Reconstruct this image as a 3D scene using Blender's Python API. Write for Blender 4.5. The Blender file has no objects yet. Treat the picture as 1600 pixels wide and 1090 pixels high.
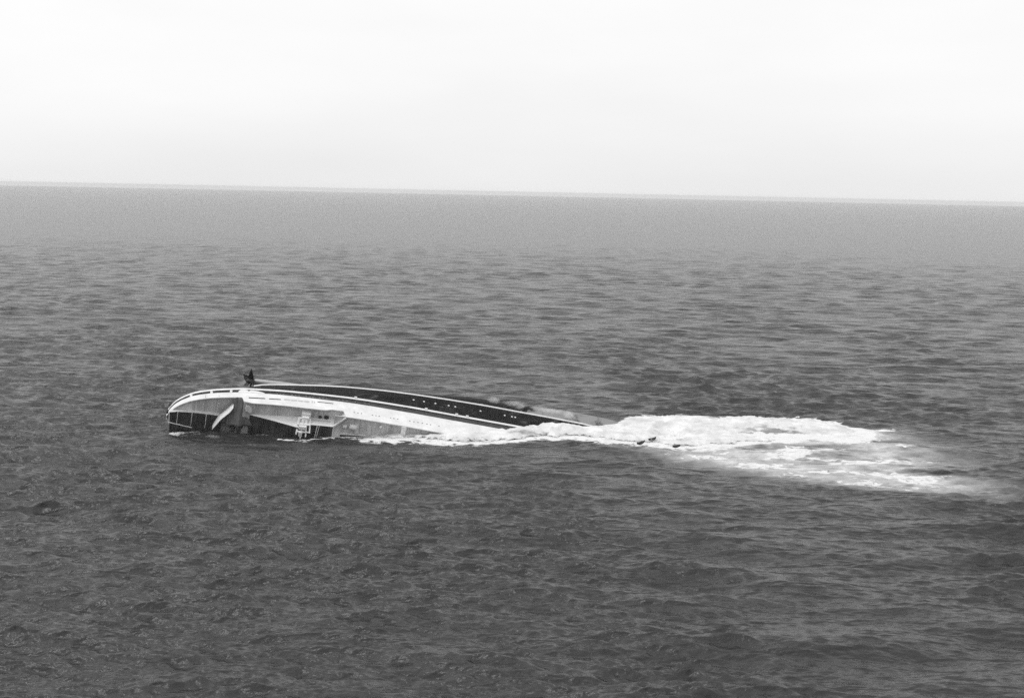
import bpy, bmesh, math, random
import numpy as np
from mathutils import Matrix, Vector
R = math.radians
rng = np.random.default_rng(7); random.seed(7)
sc = bpy.context.scene
COL = sc.collection

# ------------------------------------------------------------------ camera (aircraft 88 m above the sea)
cam = bpy.data.cameras.new('camera'); camo = bpy.data.objects.new('camera', cam); COL.objects.link(camo)
cam.sensor_width = 36.0; cam.lens = 45.0; cam.clip_start = 1.0; cam.clip_end = 90000.0
PITCH = math.atan(245/2000); ROLL = R(1.18); H = 88.0
camo.matrix_world = Matrix.Translation((0, 0, H)) @ Matrix.Rotation(math.pi/2-PITCH, 4, 'X') @ Matrix.Rotation(ROLL, 4, 'Z')
sc.camera = camo

# ------------------------------------------------------------------ overcast sky, veiled sun
SUN_EL, SUN_AZ = 60.0, 258.0           # azimuth clockwise from +Y
w = bpy.data.worlds.new('World'); sc.world = w; w.use_nodes = True
nt = w.node_tree; nt.nodes.clear()
out = nt.nodes.new('ShaderNodeOutputWorld')
sky = nt.nodes.new('ShaderNodeTexSky'); sky.sky_type = 'NISHITA'; sky.sun_disc = False
sky.sun_elevation = R(SUN_EL); sky.sun_rotation = R(SUN_AZ); sky.dust_density = 4.0
bw = nt.nodes.new('ShaderNodeRGBToBW'); nt.links.new(sky.outputs[0], bw.inputs[0])
bg1 = nt.nodes.new('ShaderNodeBackground'); bg1.inputs[1].default_value = 0.05; nt.links.new(bw.outputs[0], bg1.inputs[0])
tc = nt.nodes.new('ShaderNodeTexCoord'); mp = nt.nodes.new('ShaderNodeMapping'); mp.inputs['Scale'].default_value = (1.5, 1.5, 6)
nz = nt.nodes.new('ShaderNodeTexNoise'); nz.inputs['Scale'].default_value = 1.6; nz.inputs['Detail'].default_value = 5
nt.links.new(tc.outputs['Generated'], mp.inputs[0]); nt.links.new(mp.outputs[0], nz.inputs[0])
mr = nt.nodes.new('ShaderNodeMapRange'); mr.inputs['From Min'].default_value = .35; mr.inputs['From Max'].default_value = .65
mr.inputs['To Min'].default_value = 0.80; mr.inputs['To Max'].default_value = 0.86
nt.links.new(nz.outputs[0], mr.inputs['Value'])
bg2 = nt.nodes.new('ShaderNodeBackground'); bg2.inputs[1].default_value = 1.0; nt.links.new(mr.outputs[0], bg2.inputs[0])
ad = nt.nodes.new('ShaderNodeAddShader'); nt.links.new(bg1.outputs[0], ad.inputs[0]); nt.links.new(bg2.outputs[0], ad.inputs[1])
nt.links.new(ad.outputs[0], out.inputs[0])
sl = bpy.data.lights.new('sun', 'SUN'); sl.energy = .85; sl.angle = R(14); sl.color = (1, 1, 1)
so = bpy.data.objects.new('sun', sl); COL.objects.link(so)
d = Vector((math.sin(R(SUN_AZ))*math.cos(R(SUN_EL)), math.cos(R(SUN_AZ))*math.cos(R(SUN_EL)), math.sin(R(SUN_EL))))
so.rotation_euler = d.to_track_quat('Z', 'Y').to_euler()
sc.view_settings.view_transform = 'Standard'; sc.view_settings.look = 'None'
sc.view_settings.exposure = 0.0; sc.view_settings.gamma = 1.0
sc.render.engine = 'CYCLES'
sc.cycles.use_denoising = False; sc.cycles.max_bounces = 6; sc.cycles.volume_bounces = 2; sc.cycles.transparent_max_bounces = 12

# ------------------------------------------------------------------ helpers
def tag(o, label=None, cat=None, group=None, kind=None):
    if label: o['label'] = label
    if cat: o['category'] = cat
    if group: o['group'] = group
    if kind: o['kind'] = kind
    return o

def mesh_np(name, verts, quads, mat=None, parent=None, smooth=True, attrs=None):
    me = bpy.data.meshes.new(name)
    verts = np.asarray(verts, np.float32); quads = np.asarray(quads, np.int32)
    me.vertices.add(len(verts)); me.vertices.foreach_set('co', verts.ravel())
    me.loops.add(quads.size); me.loops.foreach_set('vertex_index', quads.ravel())
    me.polygons.add(len(quads))
    me.polygons.foreach_set('loop_start', np.arange(0, quads.size, 4, dtype=np.int32))
    try: me.polygons.foreach_set('loop_total', np.full(len(quads), 4, np.int32))
    except Exception: pass
    me.update(calc_edges=True)
    if smooth: me.polygons.foreach_set('use_smooth', np.ones(len(quads), bool))
    for k, a in (attrs or {}).items():
        at = me.attributes.new(k, 'FLOAT', 'POINT'); at.data.foreach_set('value', np.asarray(a, np.float32))
    if mat: me.materials.append(mat)
    o = bpy.data.objects.new(name, me); COL.objects.link(o)
    if parent: o.parent = parent
    return o

class MB:
    """collects boxes, bars and strips and links them as one mesh"""
    def __init__(s): s.v = []; s.f = []; s.m = []
    def add(s, vs, fs, mi=0):
        n = len(s.v); s.v += [tuple(p) for p in vs]; s.f += [tuple(i+n for i in f) for f in fs]; s.m += [mi]*len(fs)
    def hexa(s, p, mi=0):            # 8 points, bottom ring then top ring
        s.add(p, [(3,2,1,0),(4,5,6,7),(0,1,5,4),(1,2,6,5),(2,3,7,6),(3,0,4,7)], mi)
    def box(s, a, b, mi=0):
        (x0,y0,z0),(x1,y1,z1) = a, b
        s.hexa([(x0,y0,z0),(x1,y0,z0),(x1,y1,z0),(x0,y1,z0),(x0,y0,z1),(x1,y0,z1),(x1,y1,z1),(x0,y1,z1)], mi)
    def bar(s, p, q, r=.1, n=6, r2=None, mi=0):
        p = Vector(p); q = Vector(q); r2 = r if r2 is None else r2
        ax = (q-p).normalized(); t = Vector((0,0,1)) if abs(ax.z) < .9 else Vector((1,0,0))
        a = ax.cross(t).normalized(); b = ax.cross(a)
        vs = []
        for c, rr in ((p, r), (q, r2)):
            for k in range(n):
                th = 2*math.pi*k/n; vs.append(c + (a*math.cos(th)+b*math.sin(th))*rr)
        fs = [(k, (k+1) % n, n+(k+1) % n, n+k) for k in range(n)] + [tuple(range(n-1,-1,-1)), tuple(range(n, 2*n))]
        s.add(vs, fs, mi)
    def grid(s, rows, mi=0, flip=False):       # list of rows of points
        nr, nc = len(rows), len(rows[0]); vs = [p for r in rows for p in r]
        fs = []
        for i in range(nr-1):
            for j in range(nc-1):
                q = (i*nc+j, i*nc+j+1, (i+1)*nc+j+1, (i+1)*nc+j)
                fs.append(q[::-1] if flip else q)
        s.add(vs, fs, mi)
    def build(s, name, mats, parent=None, smooth=False, solid=0, bevel=0):
        me = bpy.data.meshes.new(name); me.from_pydata(s.v, [], s.f); me.update()
        if not isinstance(mats, (list, tuple)): mats = [mats]
        for m in mats: me.materials.append(m)
        for p, mi in zip(me.polygons, s.m): p.material_index = mi; p.use_smooth = smooth
        o = bpy.data.objects.new(name, me); COL.objects.link(o)
        bm = bmesh.new(); bm.from_mesh(me); bmesh.ops.recalc_face_normals(bm, faces=bm.faces); bm.to_mesh(me); bm.free()
        if parent: o.parent = parent
        if solid:
            md = o.modifiers.new('thickness', 'SOLIDIFY'); md.thickness = solid; md.offset = 0
        if bevel:
            md = o.modifiers.new('bevel', 'BEVEL'); md.width = bevel; md.segments = 2
        return o

class NT:
    def __init__(s, name):
        s.m = bpy.data.materials.new(name); s.m.use_nodes = True; s.t = s.m.node_tree
        s.b = s.t.nodes['Principled BSDF']; s.o = s.t.nodes['Material Output']
        s.tc = s.n('ShaderNodeTexCoord')
    def n(s, ty, **kw):
        x = s.t.nodes.new(ty)
        for k, v in kw.items(): setattr(x, k, v)
        return x
    def l(s, a, b): s.t.links.new(a, b)
    def noise(s, scale, detail=4, stretch=(1,1,1), rough=.55, coord='Object', dist=0):
        mp = s.n('ShaderNodeMapping'); mp.inputs['Scale'].default_value = stretch
        s.l(s.tc.outputs[coord], mp.inputs[0])
        z = s.n('ShaderNodeTexNoise'); z.inputs['Scale'].default_value = scale
        z.inputs['Detail'].default_value = detail; z.inputs['Roughness'].default_value = rough; z.inputs['Distortion'].default_value = dist
        s.l(mp.outputs[0], z.inputs['Vector']); return z.outputs[0]
    def rng(s, v, a, b, c, d, smooth=False):
        r = s.n('ShaderNodeMapRange'); r.inputs['From Min'].default_value = a; r.inputs['From Max'].default_value = b
        r.inputs['To Min'].default_value = c; r.inputs['To Max'].default_value = d
        if smooth: r.interpolation_type = 'SMOOTHSTEP'
        s.l(v, r.inputs['Value']); return r.outputs[0]
    def math(s, op, a, b=None):
        x = s.n('ShaderNodeMath', operation=op)
        for i, v in enumerate((a, b)):
            if v is None: continue
            if isinstance(v, (int, float)): x.inputs[i].default_value = v
            else: s.l(v, x.inputs[i])
        return x.outputs[0]
    def gray(s, v):
        c = s.n('ShaderNodeCombineColor')
        for i in range(3):
            if isinstance(v, (int, float)): c.inputs[i].default_value = v
            else: s.l(v, c.inputs[i])
        return c.outputs[0]
    def bump(s, v, strength, distance):
        b = s.n('ShaderNodeBump'); b.inputs['Strength'].default_value = strength; b.inputs['Distance'].default_value = distance
        s.l(v, b.inputs['Height']); s.l(b.outputs[0], s.b.inputs['Normal']); return b

def paint(name, lo, hi, rough=.6, scale=.35, stretch=(1,1,1), spec=.25, seams=None, bump=.0):
    m = NT(name)
    a = m.noise(scale, 5, stretch); b = m.noise(scale*6, 3, (stretch[0], stretch[1]*.2, stretch[2]))
    f = m.math('ADD', m.math('MULTIPLY', a, .65), m.math('MULTIPLY', b, .35))
    val = m.rng(f, .32, .68, lo, hi)
    if seams:
        x = m.n('ShaderNodeSeparateXYZ'); m.l(m.tc.outputs['Object'], x.inputs[0])
        fr = m.math('FRACT', m.math('MULTIPLY', x.outputs[0], 1/seams))
        line = m.math('LESS_THAN', fr, .07)
        val = m.math('MULTIPLY', val, m.rng(line, 0, 1, 1, .82))
    m.l(m.gray(val), m.b.inputs['Base Color']); m.b.inputs['Roughness'].default_value = rough
    m.b.inputs['Specular IOR Level'].default_value = spec
    if bump: m.bump(b, bump, .05)
    return m.m

def vnoise(x, y, seed=0):
    g = np.random.default_rng(seed).random((256, 256))
    xi = np.floor(x).astype(int); yi = np.floor(y).astype(int); fx = x-xi; fy = y-yi
    fx = fx*fx*fx*(fx*(fx*6-15)+10); fy = fy*fy*fy*(fy*(fy*6-15)+10)
    a = g[xi % 256, yi % 256]; b = g[(xi+1) % 256, yi % 256]; c = g[xi % 256, (yi+1) % 256]; e = g[(xi+1) % 256, (yi+1) % 256]
    return (a*(1-fx)+b*fx)*(1-fy) + (c*(1-fx)+e*fx)*fy
def fbm(x, y, o=4, seed=0, gain=.5):
    s = 0; amp = 1; t = 0
    for k in range(o):
        s = s + amp*vnoise(x*2**k+17*k, y*2**k-9*k, seed+k); t += amp; amp *= gain
    return s/t
def sstep(a, b, x):
    t = np.clip((x-a)/(b-a), 0, 1); return t*t*(3-2*t)

# foam field outline in world metres: far edge and near edge as functions of x
FT = np.array([(-60,466),(-57.6,467),(-37,463),(-6.6,469),(.6,478),(13,480),(22,482),(39,485),(46,500),(60,503),(70,508),(80,503),(92,509),(104,505),(118,508),(128,497),(136,486),(140,478)], float)
FB = np.array([(-62,452),(-54,449),(-46,447),(-34,445.5),(-22,444.5),(-8.4,445.5),(.7,450),(17,454),(24,460),(37.5,453),(46,449),(62,446),(80,449),(96,460),(110,467),(124,462),(134,470),(140,478)], float)
def foam_d(x, y):
    ed = (fbm(x*.12, y*.12, 4, 31)-.5)*10
    d = np.minimum(np.interp(x, FT[:,0], FT[:,1])-y, y-np.interp(x, FB[:,0], FB[:,1])) + ed*1.0
    return np.minimum(d, np.minimum(x+62, 136-x)*1.0)

# ------------------------------------------------------------------ sea: one sheet, finer near the wreck
F = 1280.0
rows = np.concatenate([[25, 60, 100, 140, 170], H*F/np.arange(548, 120, -.38), H*F/np.arange(120, 3.9, -.33), [31000.]])
a_d = np.linspace(-R(26), R(26), 820)
a_o = np.concatenate([np.linspace(R(26), 2*math.pi-R(26), 150)[1:-1]])
ang = np.concatenate([a_d, a_o])
nr, na = len(rows), len(ang)
RR, AA = np.meshgrid(rows, ang, indexing='ij')
X = RR*np.sin(AA); Y = RR*np.cos(AA)
dr = np.gradient(rows)[:, None]*np.ones_like(AA)
dth = np.where(AA <= R(26.01), a_d[1]-a_d[0], R(2.05)); dt = RR*dth
Z = np.zeros_like(X); DX = np.zeros_like(X); DY = np.zeros_like(X)
gust = .60 + .95*sstep(.3, .72, fbm(X/80., Y/150., 4, 5))
lee = 1-.45*np.exp(-(((X+75)/55)**2 + ((Y-425)/32)**2))
N = 170; S = .37
sx, cx = np.sin(AA), np.cos(AA)
for i in range(N):
    lam = 1.0*(38/1.0)**((i+rng.random())/N)
    th = rng.normal(0, .42) + R(-6)              # wave travel direction, mostly towards the viewer
    kx, ky = math.sin(th), -math.cos(th); k = 2*math.pi/lam
    sl_i = S*math.sqrt(2/N)*(.85 if lam < 2 else 1.25 if lam < 7 else .66)
    amp = sl_i/k
    kr = np.abs(k*(kx*sx+ky*cx)); kt = np.abs(k*(kx*cx-ky*sx))
    att = 1-sstep(1.6, 3.0, kr*dr+kt*dt)
    if not att.any(): continue
    ph = k*(kx*X+ky*Y)+rng.random()*6.283
    g = amp*att*(gust*lee if lam < 20 else 1)
    Z += g*np.sin(ph); c = np.cos(ph)*g*.45
    DX += c*kx; DY += c*ky
fd = foam_d(X, Y)
core = sstep(-11, 5, fd)
near = np.interp(X, [32, 60, 100, 150, 175], [432, 412, 388, 372, 400]); far = np.interp(X, [32, 60, 100, 150, 175], [450, 450, 462, 470, 440])
milk = sstep(0, 22, np.minimum(Y-near+8, far+26-Y))*sstep(28, 75, X)*(1-sstep(126, 170, X))
milk = milk*sstep(.30, .62, fbm(X*.045, Y*.11, 5, 77, .62)+.13)
trail = sstep(0, 6, 5-np.abs(Y-483-.02*X))*sstep(120, 132, X)*(1-sstep(140, 160, X))*.8
lace = milk*sstep(.35, .65, fbm(X*.07, Y*.16, 4, 55))*.62
foam = np.maximum(np.maximum(core, trail), lace)
segs = [[(-121.4,449.7),(-114.4,452.9),(-108.1,457.3)],[(-105.6,456.4),(-100.2,459.5)],[(-98.1,458.5),(-93.8,457.7)],[(-90.3,454.3),(-81.7,452.8)],
        [(-81.5,449.2),(-75.3,446.3),(-69.7,446.9)],[(-70.1,449.2),(-62.3,452.5)],[(-69.7,455.4),(-61.8,455.0),(-54.9,455.8)],[(-103.2,470.2),(-100.1,469.9)],[(-92.3,469.4),(-89.1,471.1)]]
sel = (X > -130) & (X < -45) & (Y > 435) & (Y < 480)
xs, ys = X[sel], Y[sel]; best = np.full(xs.shape, 99.)
for i_, sg in enumerate(segs):
    sg = [(a, b-(0 if i_ == 0 or i_ > 6 else 4.5)) for a, b in sg]
    for (x0, y0), (x1, y1) in zip(sg[:-1], sg[1:]):
        t = np.clip(((xs-x0)*(x1-x0)+(ys-y0)*(y1-y0))/((x1-x0)**2+(y1-y0)**2), 0, 1)
        best = np.minimum(best, np.hypot(xs-x0-t*(x1-x0), (ys-y0-t*(y1-y0))*.8))
foam[sel] = np.maximum(foam[sel], .56*sstep(2.0, .3, best))
calm = 1-.8*sstep(0, 1, core); Z *= calm
P = np.stack([X+DX, Y+DY, Z], -1).reshape(-1, 3)
idx = np.arange(nr*na).reshape(nr, na)
nxt = np.roll(idx, -1, 1)
q = np.stack([idx[:-1], nxt[:-1], nxt[1:], idx[1:]], -1).reshape(-1, 4)[:, ::-1]
P = np.vstack([P, [[0, 0, 0]]])
ctr = len(P)-1
qc = np.stack([np.full(na, ctr), np.full(na, ctr), nxt[0], idx[0]], -1)

def sea_material():
    m = NT('sea_water')
    n1 = m.noise(.9, 5, (1, 1.5, 1), .6); n2 = m.noise(.23, 3, (1, 1.7, 1), .5)
    h = m.math('ADD', m.math('MULTIPLY', n1, .14), m.math('MULTIPLY', n2, 1.0)); n3 = m.noise(.06, 3, (.6, 1.8, 1), .6); h = m.math('ADD', h, m.math('MULTIPLY', n3, 3.4)); n4 = m.noise(.017, 3, (.5, 2.2, 1), .6); h = m.math('ADD', h, m.math('MULTIPLY', n4, 5.5))
    m.bump(h, 1.0, 1.1)
    at = m.n('ShaderNodeAttribute', attribute_name='foam'); mk = m.n('ShaderNodeAttribute', attribute_name='milk')
    f1 = m.noise(.33, 7, (1, 1.6, 1), .62, dist=.6)
    ff = m.math('ADD', at.outputs['Fac'], m.math('MULTIPLY', m.math('SUBTRACT', f1, .5), 1.6))
    ff = m.rng(ff, .38, .62, 0, 1, True)
    ff = m.math('MULTIPLY', ff, m.math('GREATER_THAN', at.outputs['Fac'], .02))
    f2 = m.noise(.11, 6, (1, 1.4, 1), .6)
    mm = m.math('MULTIPLY', mk.outputs['Fac'], m.rng(f2, .3, .65, .35, 1.0))
    mix = m.n('ShaderNodeMix', data_type='FLOAT'); m.l(mm, mix.inputs[0]); mix.inputs[2].default_value = .034; mix.inputs[3].default_value = .62
    mix2 = m.n('ShaderNodeMix', data_type='FLOAT'); m.l(ff, mix2.inputs[0]); m.l(mix.outputs[0], mix2.inputs[2]); mix2.inputs[3].default_value = .74
    m.l(m.gray(mix2.outputs[0]), m.b.inputs['Base Color'])
    r = m.rng(ff, 0, 1, .22, .9); m.l(r, m.b.inputs['Roughness'])
    m.b.inputs['IOR'].default_value = 1.333
    m.l(m.rng(m.math('MAXIMUM', ff, mm), 0, 1, .5, .12), m.b.inputs['Specular IOR Level'])
    return m.m
M_sea = sea_material()
sea = mesh_np('sea', P, q, M_sea, attrs={'foam': np.append(foam.ravel(), 0), 'milk': np.append(milk.ravel(), 0)})
tag(sea, 'grey choppy open sea around the capsized liner', kind='structure')

# ------------------------------------------------------------------ the capsized liner (local x = from stern to bow, y = to port, z = keel to deck)
PSI, TAU, TH = R(8), R(7.5), R(25)
U = Vector((math.cos(PSI)*math.cos(TAU), math.sin(PSI)*math.cos(TAU), -math.sin(TAU)))
nh = Vector((math.sin(PSI), -math.cos(PSI), 0)); nu = Vector((math.cos(PSI)*math.sin(TAU), math.sin(PSI)*math.sin(TAU), math.cos(TAU)))
V = math.cos(TH)*nh - math.sin(TH)*nu; W = math.sin(TH)*nh + math.cos(TH)*nu
O = Vector((-123.889, 455.582, 7.0))
ship = bpy.data.objects.new('ocean_liner', None); COL.objects.link(ship)
ship.matrix_world = Matrix(((U.x, W.x, V.x, O.x), (U.y, W.y, V.y, O.y), (U.z, W.z, V.z, O.z), (0, 0, 0, 1)))
tag(ship, 'capsized ocean liner lying on its side, bow sunk under white foam', 'ship')

W2 = np.array([(0,0),(.5,1.2),(1.2,2.6),(2.8,4.8),(4.9,6.7),(8.1,8.9),(12.5,10.7),(16.9,11.9),(25.9,13.7),(39.4,14.9),(53,15.4),(64,15.6),(76,15.3),(88,14.8),(100,14),(115,13.1),(130,12.2),(145,11),(170,7.5),(190,3.5),(204,0)], float)
W1 = np.array([(0,0),(5,.2),(12,2),(20,5.5),(26,8.4),(30,10.4),(36.7,11.6),(43.6,12.5),(53,13.7),(62,14.5),(76,15.1),(87,15.1),(100,14.8),(115,14.2),(125,13.5),(140,12.6),(155,11.5),(170,8.5),(190,3.5),(202,0)], float)
WB = np.array([(0,0),(15,.3),(25,.9),(40,5),(60,9),(76,10.4),(88,10.9),(100,12),(110,12.6),(120,12.3),(150,11.9),(165,10.8),(175,8),(190,3.5),(200,0)], float)
def sm(T, u):                      # smoothed table lookup
    o = np.linspace(-3, 3, 7) if u > 12 else np.linspace(-.5, .5, 3)
    return float(np.mean(np.interp(u+o, T[:,0], T[:,1])))
w2 = lambda u: sm(W2, u); w1 = lambda u: sm(W1, u); wb = lambda u: sm(WB, u)
keel = lambda u: float(np.interp(u, [0, 6, 22, 180, 204], [-4, -9.5, -17, -17, -12]))
UL = list(np.concatenate([[.05,.5,1,1.7,2.8,4,5.5,7,9,11,13,15,17,20,23,26], np.arange(29, 204, 3), [203.9]]))

def dark_hull():
    m = NT('black_hull_paint')
    a = m.noise(.22, 6, (.5, 1, 1.6)); b = m.noise(1.4, 4, (1, 1, .25))
    f = m.math('ADD', m.math('MULTIPLY', a, .6), m.math('MULTIPLY', b, .4))
    wear = m.rng(m.noise(.085, 7, (1, 1, 1.5), .65, dist=1.2), .56, .72, 0, .075, True)
    x = m.n('ShaderNodeSeparateXYZ'); m.l(m.tc.outputs['Object'], x.inputs[0])
    seam = m.math('MAXIMUM', m.math('LESS_THAN', m.math('FRACT', m.math('MULTIPLY', x.outputs[0], 1/7.3)), .03), m.math('LESS_THAN', m.math('FRACT', m.math('MULTIPLY', x.outputs[2], 1/2.4)), .06))
    m.l(m.gray(m.math('ADD', m.math('ADD', m.rng(f, .35, .7, .004, .02), wear), m.math('MULTIPLY', seam, .012))), m.b.inputs['Base Color']); m.b.inputs['Roughness'].default_value = .62
    m.b.inputs['Specular IOR Level'].default_value = .06; return m.m
def bottom_hull():
    m = NT('antifouling_paint_painted_wet_shine')
    a = m.noise(.12, 7, (1, .8, 1), .6, dist=1.0); x = m.n('ShaderNodeSeparateXYZ'); m.l(m.tc.outputs['Object'], x.inputs[0])
    zone = m.rng(x.outputs[0], 108, 138, -.30, .13)
    f = m.rng(m.math('ADD', a, zone), .42, .62, 0, 1, True)
    b = m.noise(.9, 5)
    base = m.rng(b, .3, .7, .004, .018)
    mx = m.n('ShaderNodeMix', data_type='FLOAT'); m.l(f, mx.inputs[0]); m.l(base, mx.inputs[2]); mx.inputs[3].default_value = .27  # pale patches towards the bow put wet shine into the base colour
    m.l(m.gray(mx.outputs[0]), m.b.inputs['Base Color']); m.b.inputs['Roughness'].default_value = .55
    m.b.inputs['Specular IOR Level'].default_value = .03; return m.m
M_hull, M_bot = dark_hull(), bottom_hull()
M_white = paint('white_ship_paint', .62, .86, .5, .22, (1, .6, 1), .3)
M_stripe = paint('worn_white_stripe', .50, .78, .6, .9)
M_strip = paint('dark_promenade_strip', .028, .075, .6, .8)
M_deck = paint('pale_teak_deck', .32, .66, .8, .16, (2, .35, 1), .15, seams=1.9)
M_deck2 = paint('pale_wet_deck', .62, .78, .8, .2, (1.2, .5, 1), .15)
M_dark = paint('dark_mottled_roof', .006, .075, .5, .3, (1.6, .5, 1), .25)  # near-black mottled tone for house roofs and tangled gear
M_hole = paint('dark_opening', .015, .035, .8, .5)
M_metal = paint('dark_bronze', .008, .02, .5, .8, spec=.4)
M_canvas = paint('grey_canvas', .035, .24, .85, .3, (1.5, .4, .5), .1)
M_canvas2 = paint('pale_canvas', .5, .62, .85, .4, (1, .4, 1), .1)

# hull shell
mb = MB(); rows_ = []
for u in UL:
    a2, a1, b = w2(u), w1(u), wb(u); k = keel(u)
    k8 = max(-8.5, k+.6) if u < 8 else -8.5
    half = [(k, 0), (k, .55*b), (k+.35, .85*b), (k+1.6, b), ((k+1.6+k8)/2, b+.62*(a1-b)), (k8, a1), (k8*.5, a1+.55*(a2-a1)), (0, a2), (.5, a2)]
    ring = [(u, y, z) for z, y in half] + [(u, -y, z) for z, y in half[::-1]]
    rows_.append(ring)
nc = len(rows_[0])
n0 = 0; vs = [p for r in rows_ for p in r]; fs = []; mi = []
for i in range(len(rows_)-1):
    for j in range(nc):
        j2 = (j+1) % nc
        fs.append((i*nc+j, i*nc+j2, (i+1)*nc+j2, (i+1)*nc+j)); mi.append(1 if (j < 5 or (j > 11 and j < 17)) else 0)
fs.append(tuple(range(nc))); mi.append(0)
mb.v = vs; mb.f = fs; mb.m = mi
hull = mb.build('hull', [M_hull, M_bot], ship, smooth=False)
for p in hull.data.polygons: p.use_smooth = True

def side_band(name, mat, u0, u1, z0, z1, wf, proud=.1, thick=.35, step=1.5, label=None, both=True):
    """a curved plate following the ship's side between two heights"""
    mb = MB(); us = [u for u in np.arange(u0, u1, step)]+[u1]
    if u0 < 3: us = sorted(set([round(x, 2) for x in list(np.arange(u0, 5, .35))+[u for u in us if u > 5]]))
    for sg in ((1, -1) if both else (1,)):
        rows = []
        for u in us:
            y = wf(u)+proud; za = z0(u) if callable(z0) else z0; zb = z1(u) if callable(z1) else z1
            rows.append([(u, sg*max(y-thick, 0.01), za), (u, sg*y, za), (u, sg*y, zb), (u, sg*max(y-thick, .01), zb), (u, sg*max(y-thick, 0.01), za)])
        mb.grid(rows)
        for r in (rows[0], rows[-1]): mb.add(r[:4], [(0,1,2,3)])
    o = mb.build(name, mat, ship)
    if label: o['label'] = label
    return o
side_band('hull_stripe', M_stripe, 29, 160, -8.95, -8.15, w1, .12, .5, label='thin white line along the dark hull bottom')
side_band('rubbing_strake', M_white, 0.1, 160, -.55, .4, w2, .22, .7, label='white line between the dark hull and the promenade strip')

v3 = lambda u: float(np.interp(u, [0, 15, 30, 50, 67, 85, 120], [1.4, 1.7, 2.0, 2.6, 2.9, 3.3, 3.3]))
v4 = lambda u: float(np.interp(u, [0, 2, 8, 14, 26.9, 27.1, 30, 54, 56.5, 57.5, 63, 63.1, 95, 150], [3.6, 4.1, 4.6, 4.7, 5.1, 7.6, 8.5, 9.2, 9.0, 8.3, 8.5, 11.9, 12.3, 12.3]))
# promenade strip: recessed dark wall between strake and superstructure
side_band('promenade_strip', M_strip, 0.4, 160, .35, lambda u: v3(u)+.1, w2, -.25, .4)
sup = side_band('superstructure_side', M_white, 0.1, 150, v3, v4, w2, 0.0, .35, step=1.0)
# stanchions bridging the promenade opening at the stern
for u in (8.0, 15.0, 21.8):
    mb = MB(); y = w2(u); mb.box((u-.42, y-.35, .35), (u+.42, y+.06, v3(u)+.05)); mb.build('stanchion', M_white, sup)
mb = MB()
rows = []
for u in np.linspace(24.4, 33.6, 14):
    h = .35 if 24.4 < u < 27.3 else (1.25 if u < 28.2 else .55+1.3*((u-28.2)/5.4)**2.2)
    y = w2(u); rows.append([(u, y-.4, h), (u, y+.08, h), (u, y+.08, v3(u)+.05), (u, y-.4, v3(u)+.05)])
mb.grid(rows); mb.build('side_panel', M_white, sup)

# long dark slots in the white side
def on_side(name, mat, u0, u1, z0, z1, proud=.03, parent=None, wf=w2, th=.12):
    mb = MB(); n = max(2, int((u1-u0)/1.2)+1); rows = []
    for u in np.linspace(u0, u1, n):
        y = wf(u)+proud
        rows.append([(u, y-th, z0), (u, y, z0), (u, y, z1), (u, y-th, z1), (u, y-th, z0)])
    mb.grid(rows)
    for r in (rows[0], rows[-1]): mb.add(r[:4], [(0,1,2,3)])
    return mb.build(name, mat, parent or sup)
on_side('window_slot', M_hole, 28.4, 34.2, 4.95, 5.5); on_side('window_slot', M_hole, 35.5, 39.7, 5.0, 5.5); on_side('window_slot', M_hole, 52.6, 58.2, 4.35, 4.75)
M_greyp = paint('grey_window_band', .36, .62, .6, 2.2, (2, 1, 1))
for a, b in ((40.8, 43.0), (43.3, 45.4), (45.7, 47.6), (47.9, 49.8)): on_side('window_slot', M_greyp, a, b, 4.6, 5.5)
for a in (50.5, 51.3): on_side('window_slot', M_greyp, a, a+.4, 4.4, 5.6)
# portholes
def porthole(u, z, mat, wf, proud=.06, r=.3):
    mb = MB(); y = wf(u)+proud; mb.bar((u, y-.2, z), (u, y, z), r, 10); return mb.build('porthole', mat, sup)
M_ph = paint('porthole_glass_dull', .16, .3, .4, 2)
M_phb = paint('porthole_painted_glint', .55, .7, .4, 2); M_phd = paint('porthole_pale_dull', .12, .26, .4, 2)  # pale hull portholes have their glint put into the colour
for u in (65.9, 67.2, 68.5, 72.4, 73.7, 74.9, 79, 80.2, 81.6, 86, 87.5, 89, 90.6, 92.3, 93.6, 96.7): porthole(u, 8.5, M_ph, w2, .04, .27)
hull_side = lambda u: w1(u)+(w2(u)-w1(u))*.42
for u in (87.3, 91.2, 95.5, 100.5, 103.0, 112.6, 121.9, 124.7, 126.0):
    o = porthole(u, -5.1, M_phb, hull_side, .12, .36); o.parent = hull
for u in (38, 39.1, 40.2, 43.3, 44.6, 45.8, 48.3, 49.6, 50.8, 53.1, 54.4, 55.7, 60, 61.5, 63, 66, 69.5, 71): porthole(u, 1.45, M_phd, w2, -.2, .26)
# little fittings on the strake
for u in (66, 92, 103.5, 107.5):
    mb = MB(); y = w2(u); mb.box((u-.5, y-.2, -1.0), (u+.5, y+.55, -.2)); mb.build('fairlead', M_stripe, ship, bevel=.1)

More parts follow.
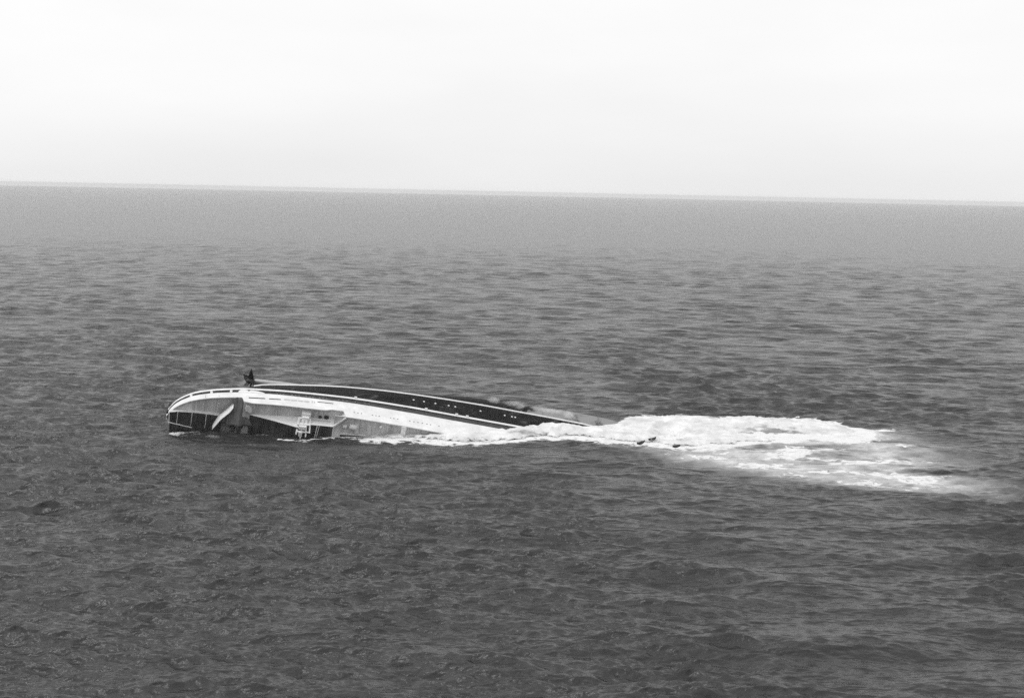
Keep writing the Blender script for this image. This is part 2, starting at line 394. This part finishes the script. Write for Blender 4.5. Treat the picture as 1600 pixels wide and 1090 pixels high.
# decks (faces turned towards the viewer)
def deck(name, u0, u1, z, mat, inset=.35, zb=.3, step=1.0, wmin=None, label=None):
    mb = MB(); us = sorted(set([round(float(u), 2) for u in list(np.arange(u0, u1, step))+[u1]] + ([1.2, 1.7, 2.3, 2.8] if u0 < 2 else [])))
    rows = []
    for u in us:
        y = max(w2(u)-inset, .05); lo = -y if wmin is None else wmin
        ys = np.linspace(lo, y, 7)
        rows.append([(u, t, z) for t in ys]+[(u, t, z-zb) for t in ys[::-1]]+[(u, ys[0], z)])
    mb.grid(rows)
    for r in (rows[0], rows[-1]): mb.add(r[:-1], [tuple(range(len(r)-1))])
    o = mb.build(name, mat, ship)
    if label: o['label'] = label
    return o
deck('aft_deck', .9, 27, 3.75, M_deck, label='grey aft deck inside the rounded stern')
mb = MB(); rows = []
for u in np.arange(2.4, 9.1, .6): rows.append([(u, 4.6, 3.8), (u, max(w2(u)-.9, 4.7), 3.8)])
mb.grid(rows); mb.build('deck_panel', M_deck2, ship, solid=.08)['label'] = 'pale panel at the tip of the aft deck'
deck('terrace_deck', 27, 63, 7.75, M_deck)
deck('upper_deck', 59.2, 150, 11.4, M_deck)
# solid blocks under terrace steps
mb = MB(); mb.box((27.0, 6, 3.9), (27.4, 13.4, 7.44)); mb.build('bulkhead', M_deck, ship)

# low aft deckhouse: dark roof, pale wall
def house(name, poly, z0, ztop, wall, roof, lowy=-9, parent=ship):
    """poly: (u, y) of the port wall from stern to bow; ztop per point"""
    mb = MB(); n = len(poly)
    for i in range(n-1):
        (ua, ya, yta), (ub, yb, ytb) = poly[i], poly[i+1]; za, zb_ = ztop[i], ztop[i+1]
        mb.add([(ua, ya, z0), (ub, yb, z0), (ub, ytb, zb_), (ua, yta, za)], [(0,1,2,3)], 0)
        mb.add([(ua, yta, za), (ub, ytb, zb_), (ub, lowy, zb_), (ua, lowy, za)], [(0,1,2,3)], 1)
    for i in (0, n-1):
        u, y, yt = poly[i]; mb.add([(u, y, z0), (u, yt, ztop[i]), (u, lowy, ztop[i]), (u, lowy, z0)], [(0,1,2,3)], 0)
    return mb.build(name, [wall, roof], parent)
M_wallg = paint('pale_grey_wall', .5, .7, .7, .5, (1.5, .5, 1))
hz = 5.2
ah = house('aft_deckhouse', [(1.6,3.6,3.5),(4,4.2,4.1),(9.5,4.6,4.5),(15,4.7,4.6),(19.6,4.6,4.5)], 3.7, [hz]*5, M_wallg, M_dark)
for u, a, b in ((4.3, 4.2, -1.5), (9.3, 4.6, -1.2), (14.3, 4.6, -1.5)):
    mb = MB(); mb.bar((u, a, hz+.12), (u-.2, b, hz+.12), .10); mb.build('rail_post', M_white, ah)
mb = MB(); mb.bar((1.2, -.8, hz+.25), (9.6, -1.9, hz+.3), .16); mb.build('pipe', M_white, ah)
mb = MB(); mb.box((.3, 2.6, 3.9), (.9, 3.6, 5.2)); mb.build('mooring_bitt', M_hole, ship, bevel=.1)
# main central house with wedge-shaped pale wall
house('centre_house', [(29.5,8.6,8.6),(38,9.4,9.2),(47.2,10.2,9.4)], 7.7, [8.0, 10.7, 13.4], M_white, M_dark)
ch = house('centre_house', [(47.25,10.3,10.3),(50.4,10.6,10.5),(59.0,10.9,10.8)], 7.7, [12.6, 12.2, 12.2], M_white, M_dark)
mb = MB()
for a in np.arange(51.4, 58.4, 1.0): mb.box((a, 10.5, 9.1), (a+.7, 10.95, 9.75))
mb.build('window_slot', M_greyp, ch)
# angled bulwark rising from the house to the ship's side
mb = MB()
mb.hexa([(59.0,10.9,7.9),(63.1,15.0,7.9),(63.5,14.9,7.9),(59.5,10.7,7.9),(59.0,10.95,12.3),(63.1,15.2,12.1),(63.5,15.0,12.1),(59.5,10.75,12.3)])
mb.build('angled_bulwark', M_white, ship)
mb = MB(); mb.hexa([(59.1,-9,11.0),(59.5,-9,11.0),(59.5,10.7,11.0),(59.1,10.7,11.0),(59.1,-9,11.7),(59.5,-9,11.7),(59.5,10.7,11.7),(59.1,10.7,11.7)]); mb.build('deck_edge', M_white, ship)
# raised dark lower roof over the starboard half, forward
house('boat_deck_house', [(62,8.2,8.2),(75,9.0,9.0),(95,10.5,10.5),(140,10.5,10.5)], 11.3, [12.6, 12.6, 12.6, 12.6], M_wallg, M_dark)
for u in (67.5, 71.8):
    mb = MB(); mb.bar((u, 12.9, 11.5), (u+.2, 9.2, 11.65), .8, 14); mb.build('deck_awning', M_canvas2, ship)
mb = MB(); mb.box((83.2, 7.5, 11.4), (84.8, 14.6, 12.55)); mb.build('cross_panel', M_white, ship)
# white small boxes at water level
for u, y, a, b, c in ((66.2, 12.0, 1.7, 1.1, 1.7), (63.3, 11.4, .9, .8, 1.0), (75.8, 13.2, .6, .7, 1.0)):
    mb = MB(); mb.hexa([(u-a,y-b,11.4),(u+a*.8,y-b*.8,11.4),(u+a,y+b*.6,11.4),(u-a*.8,y+b*.5,11.4),(u-a*.8,y-b*.6,11.4+c),(u+a*.6,y-b*.7,11.4+c),(u+a*.8,y+b*.5,11.4+c*.8),(u-a*.6,y+b*.3,11.4+c*.9)]); mb.build('deck_locker', M_white, ship, bevel=.3)

# deck crane / winch house
cr = MB(); cr.box((47.6, 11.2, 7.7), (50.9, 13.3, 9.9)); cr.box((48.0, 10.3, 9.9), (50.4, 12.4, 11.0))
crane = cr.build('cargo_winch', M_white, ship, bevel=.15)
cr = MB()
for a, b in (((47.0, 11.8, 10.2), (46.6, 7.2, 14.4)), ((50.8, 11.6, 10.2), (51.2, 8.2, 14.2)), ((48.4, 11.4, 10.8), (48.2, 5.8, 14.8)), ((49.6, 11.4, 10.8), (50.0, 6.8, 14.8)),
             ((46.6, 10.4, 12.6), (51.2, 10.6, 12.6)), ((46.7, 8.2, 14.0), (51.2, 8.4, 14.0)), ((47.0, 11.6, 10.4), (51.0, 11.6, 10.4))):
    cr.bar(a, b, .42, 6, .26)
cr.build('frame', M_white, crane)
cr = MB(); cr.box((47.2, 9.0, 12.5), (49.9, 10.4, 13.9)); cr.box((47.4, 6.4, 13.2), (48.7, 8.4, 14.6)); cr.build('drum_housing', M_white, crane, bevel=.2)
cr = MB(); cr.bar((53.6, 11, 12.6), (53.1, 4.6, 12.9), .14); cr.bar((54.3, 11, 12.6), (53.7, 4.6, 12.9), .1); cr.build('ladder', M_white, ship)
# thin wires and posts standing from the aft terrace
for a, b, r in (((13.4, 12.0, 4.0), (12.6, 5.0, 4.6), .09), ((18.0, 12.6, 4.0), (17.7, 5.0, 4.6), .09), ((8.5, 9, 4), (8.9, 5, 4.4), .07), ((34.6, 9.2, 8.0), (33.6, 11.3, 8.6), .1), ((34.8, 9.2, 8.0), (36.0, 12.3, 8.6), .1), ((43.2, 14.0, 8.0), (44.4, 10.6, 8.6), .1), ((53.2, 14.6, 8.0), (52.6, 11.2, 8.6), .12)):
    mb = MB(); mb.bar(a, b, r); mb.build('awning_post', M_stripe, ship)
# dark patches on the terrace
for c, s_ in (((54.2, 11.9), .55), ((56.4, 11.7), .8)):
    mb = MB(); mb.box((c[0]-s_, 11.0, 7.75), (c[0]+s_, 11.0+s_*1.6, 8.3)); mb.build('deck_hatch', M_hole, ship, bevel=.15)

# draped canvas over the terrace step: apex at the rail, spreading down
def drape(name, mat, apex, L, Rr, nrow=18, ncol=15, bulge=1.6, folds=3.5, seed=1, parent=ship, z0=4.6, z1=6.4, tilt=0):
    mb = MB(); rows = []
    for i in range(nrow):
        t = i/(nrow-1); row = []
        ul, yl = [float(np.interp(t, np.linspace(0, 1, len(L)), [p[k] for p in L])) for k in (0, 1)]
        ur, yr = [float(np.interp(t, np.linspace(0, 1, len(Rr)), [p[k] for p in Rr])) for k in (0, 1)]
        for j in range(ncol):
            s = j/(ncol-1); u = ul+(ur-ul)*s; y = yl+(yr-yl)*s
            z = z0+(z1-z0)*t + tilt*s + math.sin(math.pi*s)*bulge*(.5+.5*t) + .38*t*math.sin(s*folds*6.28+seed+t*1.5)
            row.append((u, y, z))
        rows.append(row)
    mb.grid(rows); return mb.build(name, mat, parent, smooth=True, solid=.12)
drape('hanging_canvas', M_canvas, None, [(24.3,13.6),(23.5,11.8),(22.8,10.0),(21.6,8.4),(20.2,6.7),(19.6,5.0),(19.2,3.2)], [(27.2,13.7),(28.5,11.4),(28.7,9.8),(29.2,8.4),(30.0,7.4),(31.0,6.2),(32.4,4.6)], z0=5.2, z1=7.6).__setitem__('label', 'grey canvas hanging in a peak below the rail')
drape('canvas_flap', M_white, None, [(23.4,10.9),(21.4,8.3),(18.6,5.1),(16.8,1.0)], [(23.6,10.8),(22.6,9.0),(19.8,5.9),(17.0,1.1)], nrow=14, ncol=5, bulge=.1, folds=0, z0=5.0, z1=5.9, tilt=3.4)
drape('canvas_flap', M_canvas2, None, [(28.0,12.6),(27.6,11.2),(28.0,9.8)], [(29.4,12.4),(30.4,11.0),(30.6,9.8)], nrow=8, ncol=6, bulge=.5, folds=1.3, z0=7.9, z1=8.3)
# dark wreckage between canvas and winch
mb = MB()
for i in range(16):
    u = 22+i*1.6+random.random(); y = 3.4+random.random()*2.2; s_ = .4+random.random()*.7
    mb.bar((u, y, 6.6+random.random()*2), (u+2.2*random.random(), y-1-2*random.random(), 7.6+random.random()*2.5), s_*.6, 7, s_)
mb.build('tangled_gear', M_dark, ship, smooth=True)

# propeller, bossing and shaft on the port quarter, up in the air
HUB = Vector((27.5, 8.1, -14.0))
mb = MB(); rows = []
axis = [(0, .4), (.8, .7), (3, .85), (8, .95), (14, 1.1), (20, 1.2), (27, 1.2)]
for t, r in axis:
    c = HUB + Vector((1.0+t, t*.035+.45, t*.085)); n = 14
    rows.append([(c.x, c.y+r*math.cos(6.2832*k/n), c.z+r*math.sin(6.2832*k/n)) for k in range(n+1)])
mb.grid(rows); mb.build('shaft_bossing', paint('shaft_painted_highlight', .30, .55, .5, .6, (.3, 1, 1), .3), ship, smooth=True)  # pale colour stands in for the highlight along the shaft top
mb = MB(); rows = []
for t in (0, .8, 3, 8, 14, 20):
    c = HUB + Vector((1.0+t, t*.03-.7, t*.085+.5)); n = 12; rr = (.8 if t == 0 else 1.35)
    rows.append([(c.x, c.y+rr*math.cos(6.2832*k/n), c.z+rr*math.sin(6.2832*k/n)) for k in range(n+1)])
mb.grid(rows); mb.build('shaft_underside_shade', M_metal, ship, smooth=True)  # dark tube added below as the shaded underside of the shaft
mb = MB()
mb.hexa([(30,6.0,-14.4),(38,3.0,-14.4),(38,3.0,-13.8),(30,6.0,-13.9),(30,8.2,-14.3),(40,8.6,-14.3),(40,8.6,-13.6),(30,8.2,-13.7)]); mb.build('shaft_bracket', M_metal, ship)
prop = MB(); rows = []
for x, r in ((-2.0, .05), (-1.6, .55), (-.8, 1.0), (.4, 1.15), (1.3, 1.1)):
    rows.append([(HUB.x+x, HUB.y+r*math.cos(6.2832*k/14), HUB.z+r*math.sin(6.2832*k/14)) for k in range(15)])
prop.grid(rows); prop = prop.build('propeller', M_metal, ship, smooth=True)
for kk in range(5):
    th = R(2+72*kk); rad = Vector((0, math.cos(th), math.sin(th))); tan = Vector((0, -math.sin(th), math.cos(th)))
    mb = MB(); rows = []; Rm = 5.7 if kk == 0 else 3.9
    for i in range(9):
        t = i/8; r = .6+(Rm-.6)*t; cw = (1.15 if kk else .85)*math.sin(math.pi*min(1, .22+.78*t)**.75)*(1-t**4)+.14
        tw = R(50-30*t)
        row = []
        for j in range(7):
            s = (j/6-.5)*2
            p = HUB+rad*r + tan*(s*cw*math.cos(tw)) + Vector((1, 0, 0))*(s*cw*math.sin(tw)-(.5 if kk == 0 else 1.3)*t + .12*(1-s*s))
            p = HUB + Matrix.Rotation(R(38), 3, 'Y') @ (p-HUB)
            row.append(tuple(p))
        rows.append(row)
    mb.grid(rows); mb.build('blade', M_metal, prop, smooth=True, solid=.16)
# rudder hidden behind the counter, edge just seen
mb = MB(); mb.hexa([(14,-.35,-16),(22,-.35,-16.5),(22,.35,-16.5),(14,.35,-16),(15,-.35,-9),(22,-.35,-9),(22,.35,-9),(15,.35,-9)]); mb.build('rudder', M_metal, ship, bevel=.1)

# ------------------------------------------------------------------ foam bank boiling over the sunken bow
gx = np.arange(-62, 142, .42); gy = np.arange(438, 522, .42)
GX, GY = np.meshgrid(gx, gy, indexing='ij')
dd = foam_d(GX, GY)
body = sstep(-1.5, 9, dd)
peak = 1.5*np.exp(-((GX-17)/8)**2-((GY-470)/8)**2) + 1.3*np.exp(-((GX+30)/26)**2-((GY-449)/5)**2) + .9*np.exp(-((GX-8)/10)**2-((GY-462)/9)**2) + .8*np.exp(-((GX-62)/18)**2-((GY-490)/14)**2) + .7*np.exp(-((GX-102)/18)**2-((GY-495)/12)**2)
bil = 1-np.abs(2*fbm(GX*.16, GY*.16, 5, 3, .55)-1)*1.6
bil2 = fbm(GX*.5, GY*.5, 4, 12, .6)
hh = -.55 + body*(.75 + peak*1.0 + 1.3*bil*.6 + .9*(bil2-.4)) * np.interp(GX, [-60, -45, -10, 10, 110, 135], [.75, .9, 1.1, 1.2, 1.2, .6])
hh -= .9*sstep(.45, .7, fbm(GX*.22, GY*.12, 4, 61))*sstep(9, 0, np.interp(GX, FT[:,0], FT[:,1])-GY)
low = np.exp(-((GX-101)/17)**2-((GY-470)/8)**2) + .8*np.exp(-((GX-60)/7)**2-((GY-463)/9)**2); hh -= 1.9*low*sstep(.3, .65, fbm(GX*.1, GY*.14, 4, 9)+.16)
thin = np.exp(-((GX-99)/13)**2-((GY-473)/10)**2) + .6*np.exp(-((GX-62)/6)**2-((GY-460)/9)**2) + .55*np.exp(-((GX-5)/12)**2-((GY-458)/4)**2)  # grey hollows: thinner foam, with their shading put into the colour
GP = np.stack([GX + (fbm(GX*.3, GY*.3, 3, 41)-.5)*1.2, GY + (fbm(GX*.3, GY*.3, 3, 42)-.5)*1.2, hh], -1).reshape(-1, 3)
ii = np.arange(GX.size).reshape(GX.shape)
keep = (hh[:-1,:-1] > -.45) | (hh[1:,1:] > -.45)
gq = np.stack([ii[:-1,:-1], ii[1:,:-1], ii[1:,1:], ii[:-1,1:]], -1)[keep]
def foam_material():
    m = NT('white_foam')
    a = m.noise(.5, 7, (1, 1, 1), .65); b = m.noise(.12, 5)
    tn = m.n('ShaderNodeAttribute', attribute_name='thin'); c_ = m.noise(.2, 6, (1, 1.5, 1), .62)
    hollow_shade = m.rng(m.math('ADD', tn.outputs['Fac'], m.math('MULTIPLY', m.math('SUBTRACT', c_, .5), 1.9)), .34, .85, 0, 1, True)
    mx = m.n('ShaderNodeMix', data_type='FLOAT'); m.l(hollow_shade, mx.inputs[0]); m.l(m.rng(b, .35, .65, .56, .80), mx.inputs[2]); mx.inputs[3].default_value = .27
    m.l(m.gray(mx.outputs[0]), m.b.inputs['Base Color']); m.b.inputs['Roughness'].default_value = .95
    m.b.inputs['Specular IOR Level'].default_value = .05
    m.bump(a, .7, .5)
    at = m.n('ShaderNodeAttribute', attribute_name='body')
    al = m.rng(m.math('ADD', at.outputs['Fac'], m.math('MULTIPLY', m.math('SUBTRACT', a, .5), 1.3)), .22, .55, 0, 1, True)
    m.l(al, m.b.inputs['Alpha']); return m.m
used, inv = np.unique(gq, return_inverse=True)
fo = mesh_np('foam', GP[used], inv.reshape(gq.shape), foam_material(), attrs={'body': body.ravel()[used], 'thin': thin.ravel()[used]})
tag(fo, 'bright white foam boiling over the sunken bow and trailing right', 'foam', kind='stuff')

# ------------------------------------------------------------------ spray puffs (real volumes)
def spray_mat(name, dens, sc_):
    m = NT(name); m.t.nodes.remove(m.b)
    pv = m.n('ShaderNodeVolumePrincipled'); pv.inputs['Color'].default_value = (.95, .95, .95, 1); pv.inputs['Anisotropy'].default_value = .1
    z = m.noise(sc_, 6, (1, 1, 1), .68, dist=.8)
    ln = m.n('ShaderNodeVectorMath', operation='LENGTH'); m.l(m.tc.outputs['Object'], ln.inputs[0])
    fall = m.rng(ln.outputs['Value'], .25, 1.0, 1, 0, True)
    f = m.math('MULTIPLY', m.rng(m.math('ADD', z, m.math('MULTIPLY', fall, .32)), .62, .90, 0, 1, True), fall)
    m.l(m.math('MULTIPLY', f, dens), pv.inputs['Density']); m.l(pv.outputs[0], m.o.inputs['Volume']); return m.m
M_sp = spray_mat('spray_mist', .34, 4.2)
def loc(u, y, z): return O + U*u + W*y + V*z
puffs = [(loc(118, 13.6, -13.5), (4.2, 3, 3.2), 'small puff of white spray above the dark hull bottom'),
         (loc(126, 13.2, -13.5), (8.5, 3, 2.6), 'low thin spray drifting behind the dark hull bottom'),
         (loc(139, 12.6, -12.5), (11, 3.5, 2.6), 'pale spray over the hull just before the foam starts'),
         (loc(147, 13.2, -11.0), (3.6, 3, 3.0), 'tallest spray burst where the foam meets the hull')]
for c, s_, lb in puffs:
    bm = bmesh.new(); bmesh.ops.create_icosphere(bm, subdivisions=3, radius=1.0)
    me = bpy.data.meshes.new('spray'); bm.to_mesh(me); bm.free(); me.materials.append(M_sp)
    o = bpy.data.objects.new('spray', me); COL.objects.link(o); o.location = c; o.scale = s_
    tag(o, lb, 'spray', 'bursts of spray over the hull', 'stuff')

# ------------------------------------------------------------------ dark wreckage afloat near the foam
M_wr = paint('dark_wet_timber', .012, .03, .5, 1.5)
def wreck(x, y, rz, L, rise, label):
    mb = MB(); rows = []
    for i in range(11):
        t = i/10; xx = (t-.5)*L; wd = .62*math.sin(math.pi*(.12+.80*t))**.6; zz = .10+rise*(t-.35)**2*2.2
        hgt = .45*math.sin(math.pi*(.2+.7*t))
        rows.append([(xx, -wd, zz+hgt*.55), (xx, -wd*.8, zz-.25), (xx, 0, zz-.45), (xx, wd*.8, zz-.25), (xx, wd, zz+hgt*.55), (xx, wd*.8, zz+hgt*.6), (xx, 0, zz-.2), (xx, -wd*.8, zz+hgt*.6), (xx, -wd, zz+hgt*.55)])
    mb.grid(rows)
    for r in (rows[0], rows[-1]): mb.add(r[:-1], [tuple(range(8))])
    o = mb.build('floating_wreckage', M_wr, smooth=True); o.location = (x, y, .55); o.rotation_euler = (R(20), R(-4), rz)
    tag(o, label, 'wreckage', 'dark wreckage floating beside the foam')
wreck(46.3, 446.3, R(20), 3.0, 1.0, 'leftmost dark floating piece with upturned right end, on grey water below foam')
wreck(51.2, 453.9, R(14), 2.8, .9, 'middle dark floating piece, lying against the white foam edge')
wreck(58.4, 441.8, R(-14), 2.8, .7, 'rightmost dark floating piece, on streaky water under the foam')

# ------------------------------------------------------------------ sea haze
bm = bmesh.new(); bmesh.ops.create_cube(bm, size=1.0)
me = bpy.data.meshes.new('haze'); bm.to_mesh(me); bm.free()
hzm = bpy.data.materials.new('sea_haze'); hzm.use_nodes = True; t = hzm.node_tree; t.nodes.remove(t.nodes['Principled BSDF'])
pv = t.nodes.new('ShaderNodeVolumePrincipled'); pv.inputs['Color'].default_value = (.97, .97, .97, 1); pv.inputs['Density'].default_value = 4e-5
t.links.new(pv.outputs[0], t.nodes['Material Output'].inputs['Volume']); me.materials.append(hzm)
ho = bpy.data.objects.new('haze', me); COL.objects.link(ho); ho.scale = (66000, 66000, 97); ho.location = (0, 0, -5+97/2)
tag(ho, 'pale sea haze fading the distant water', 'haze', kind='stuff')
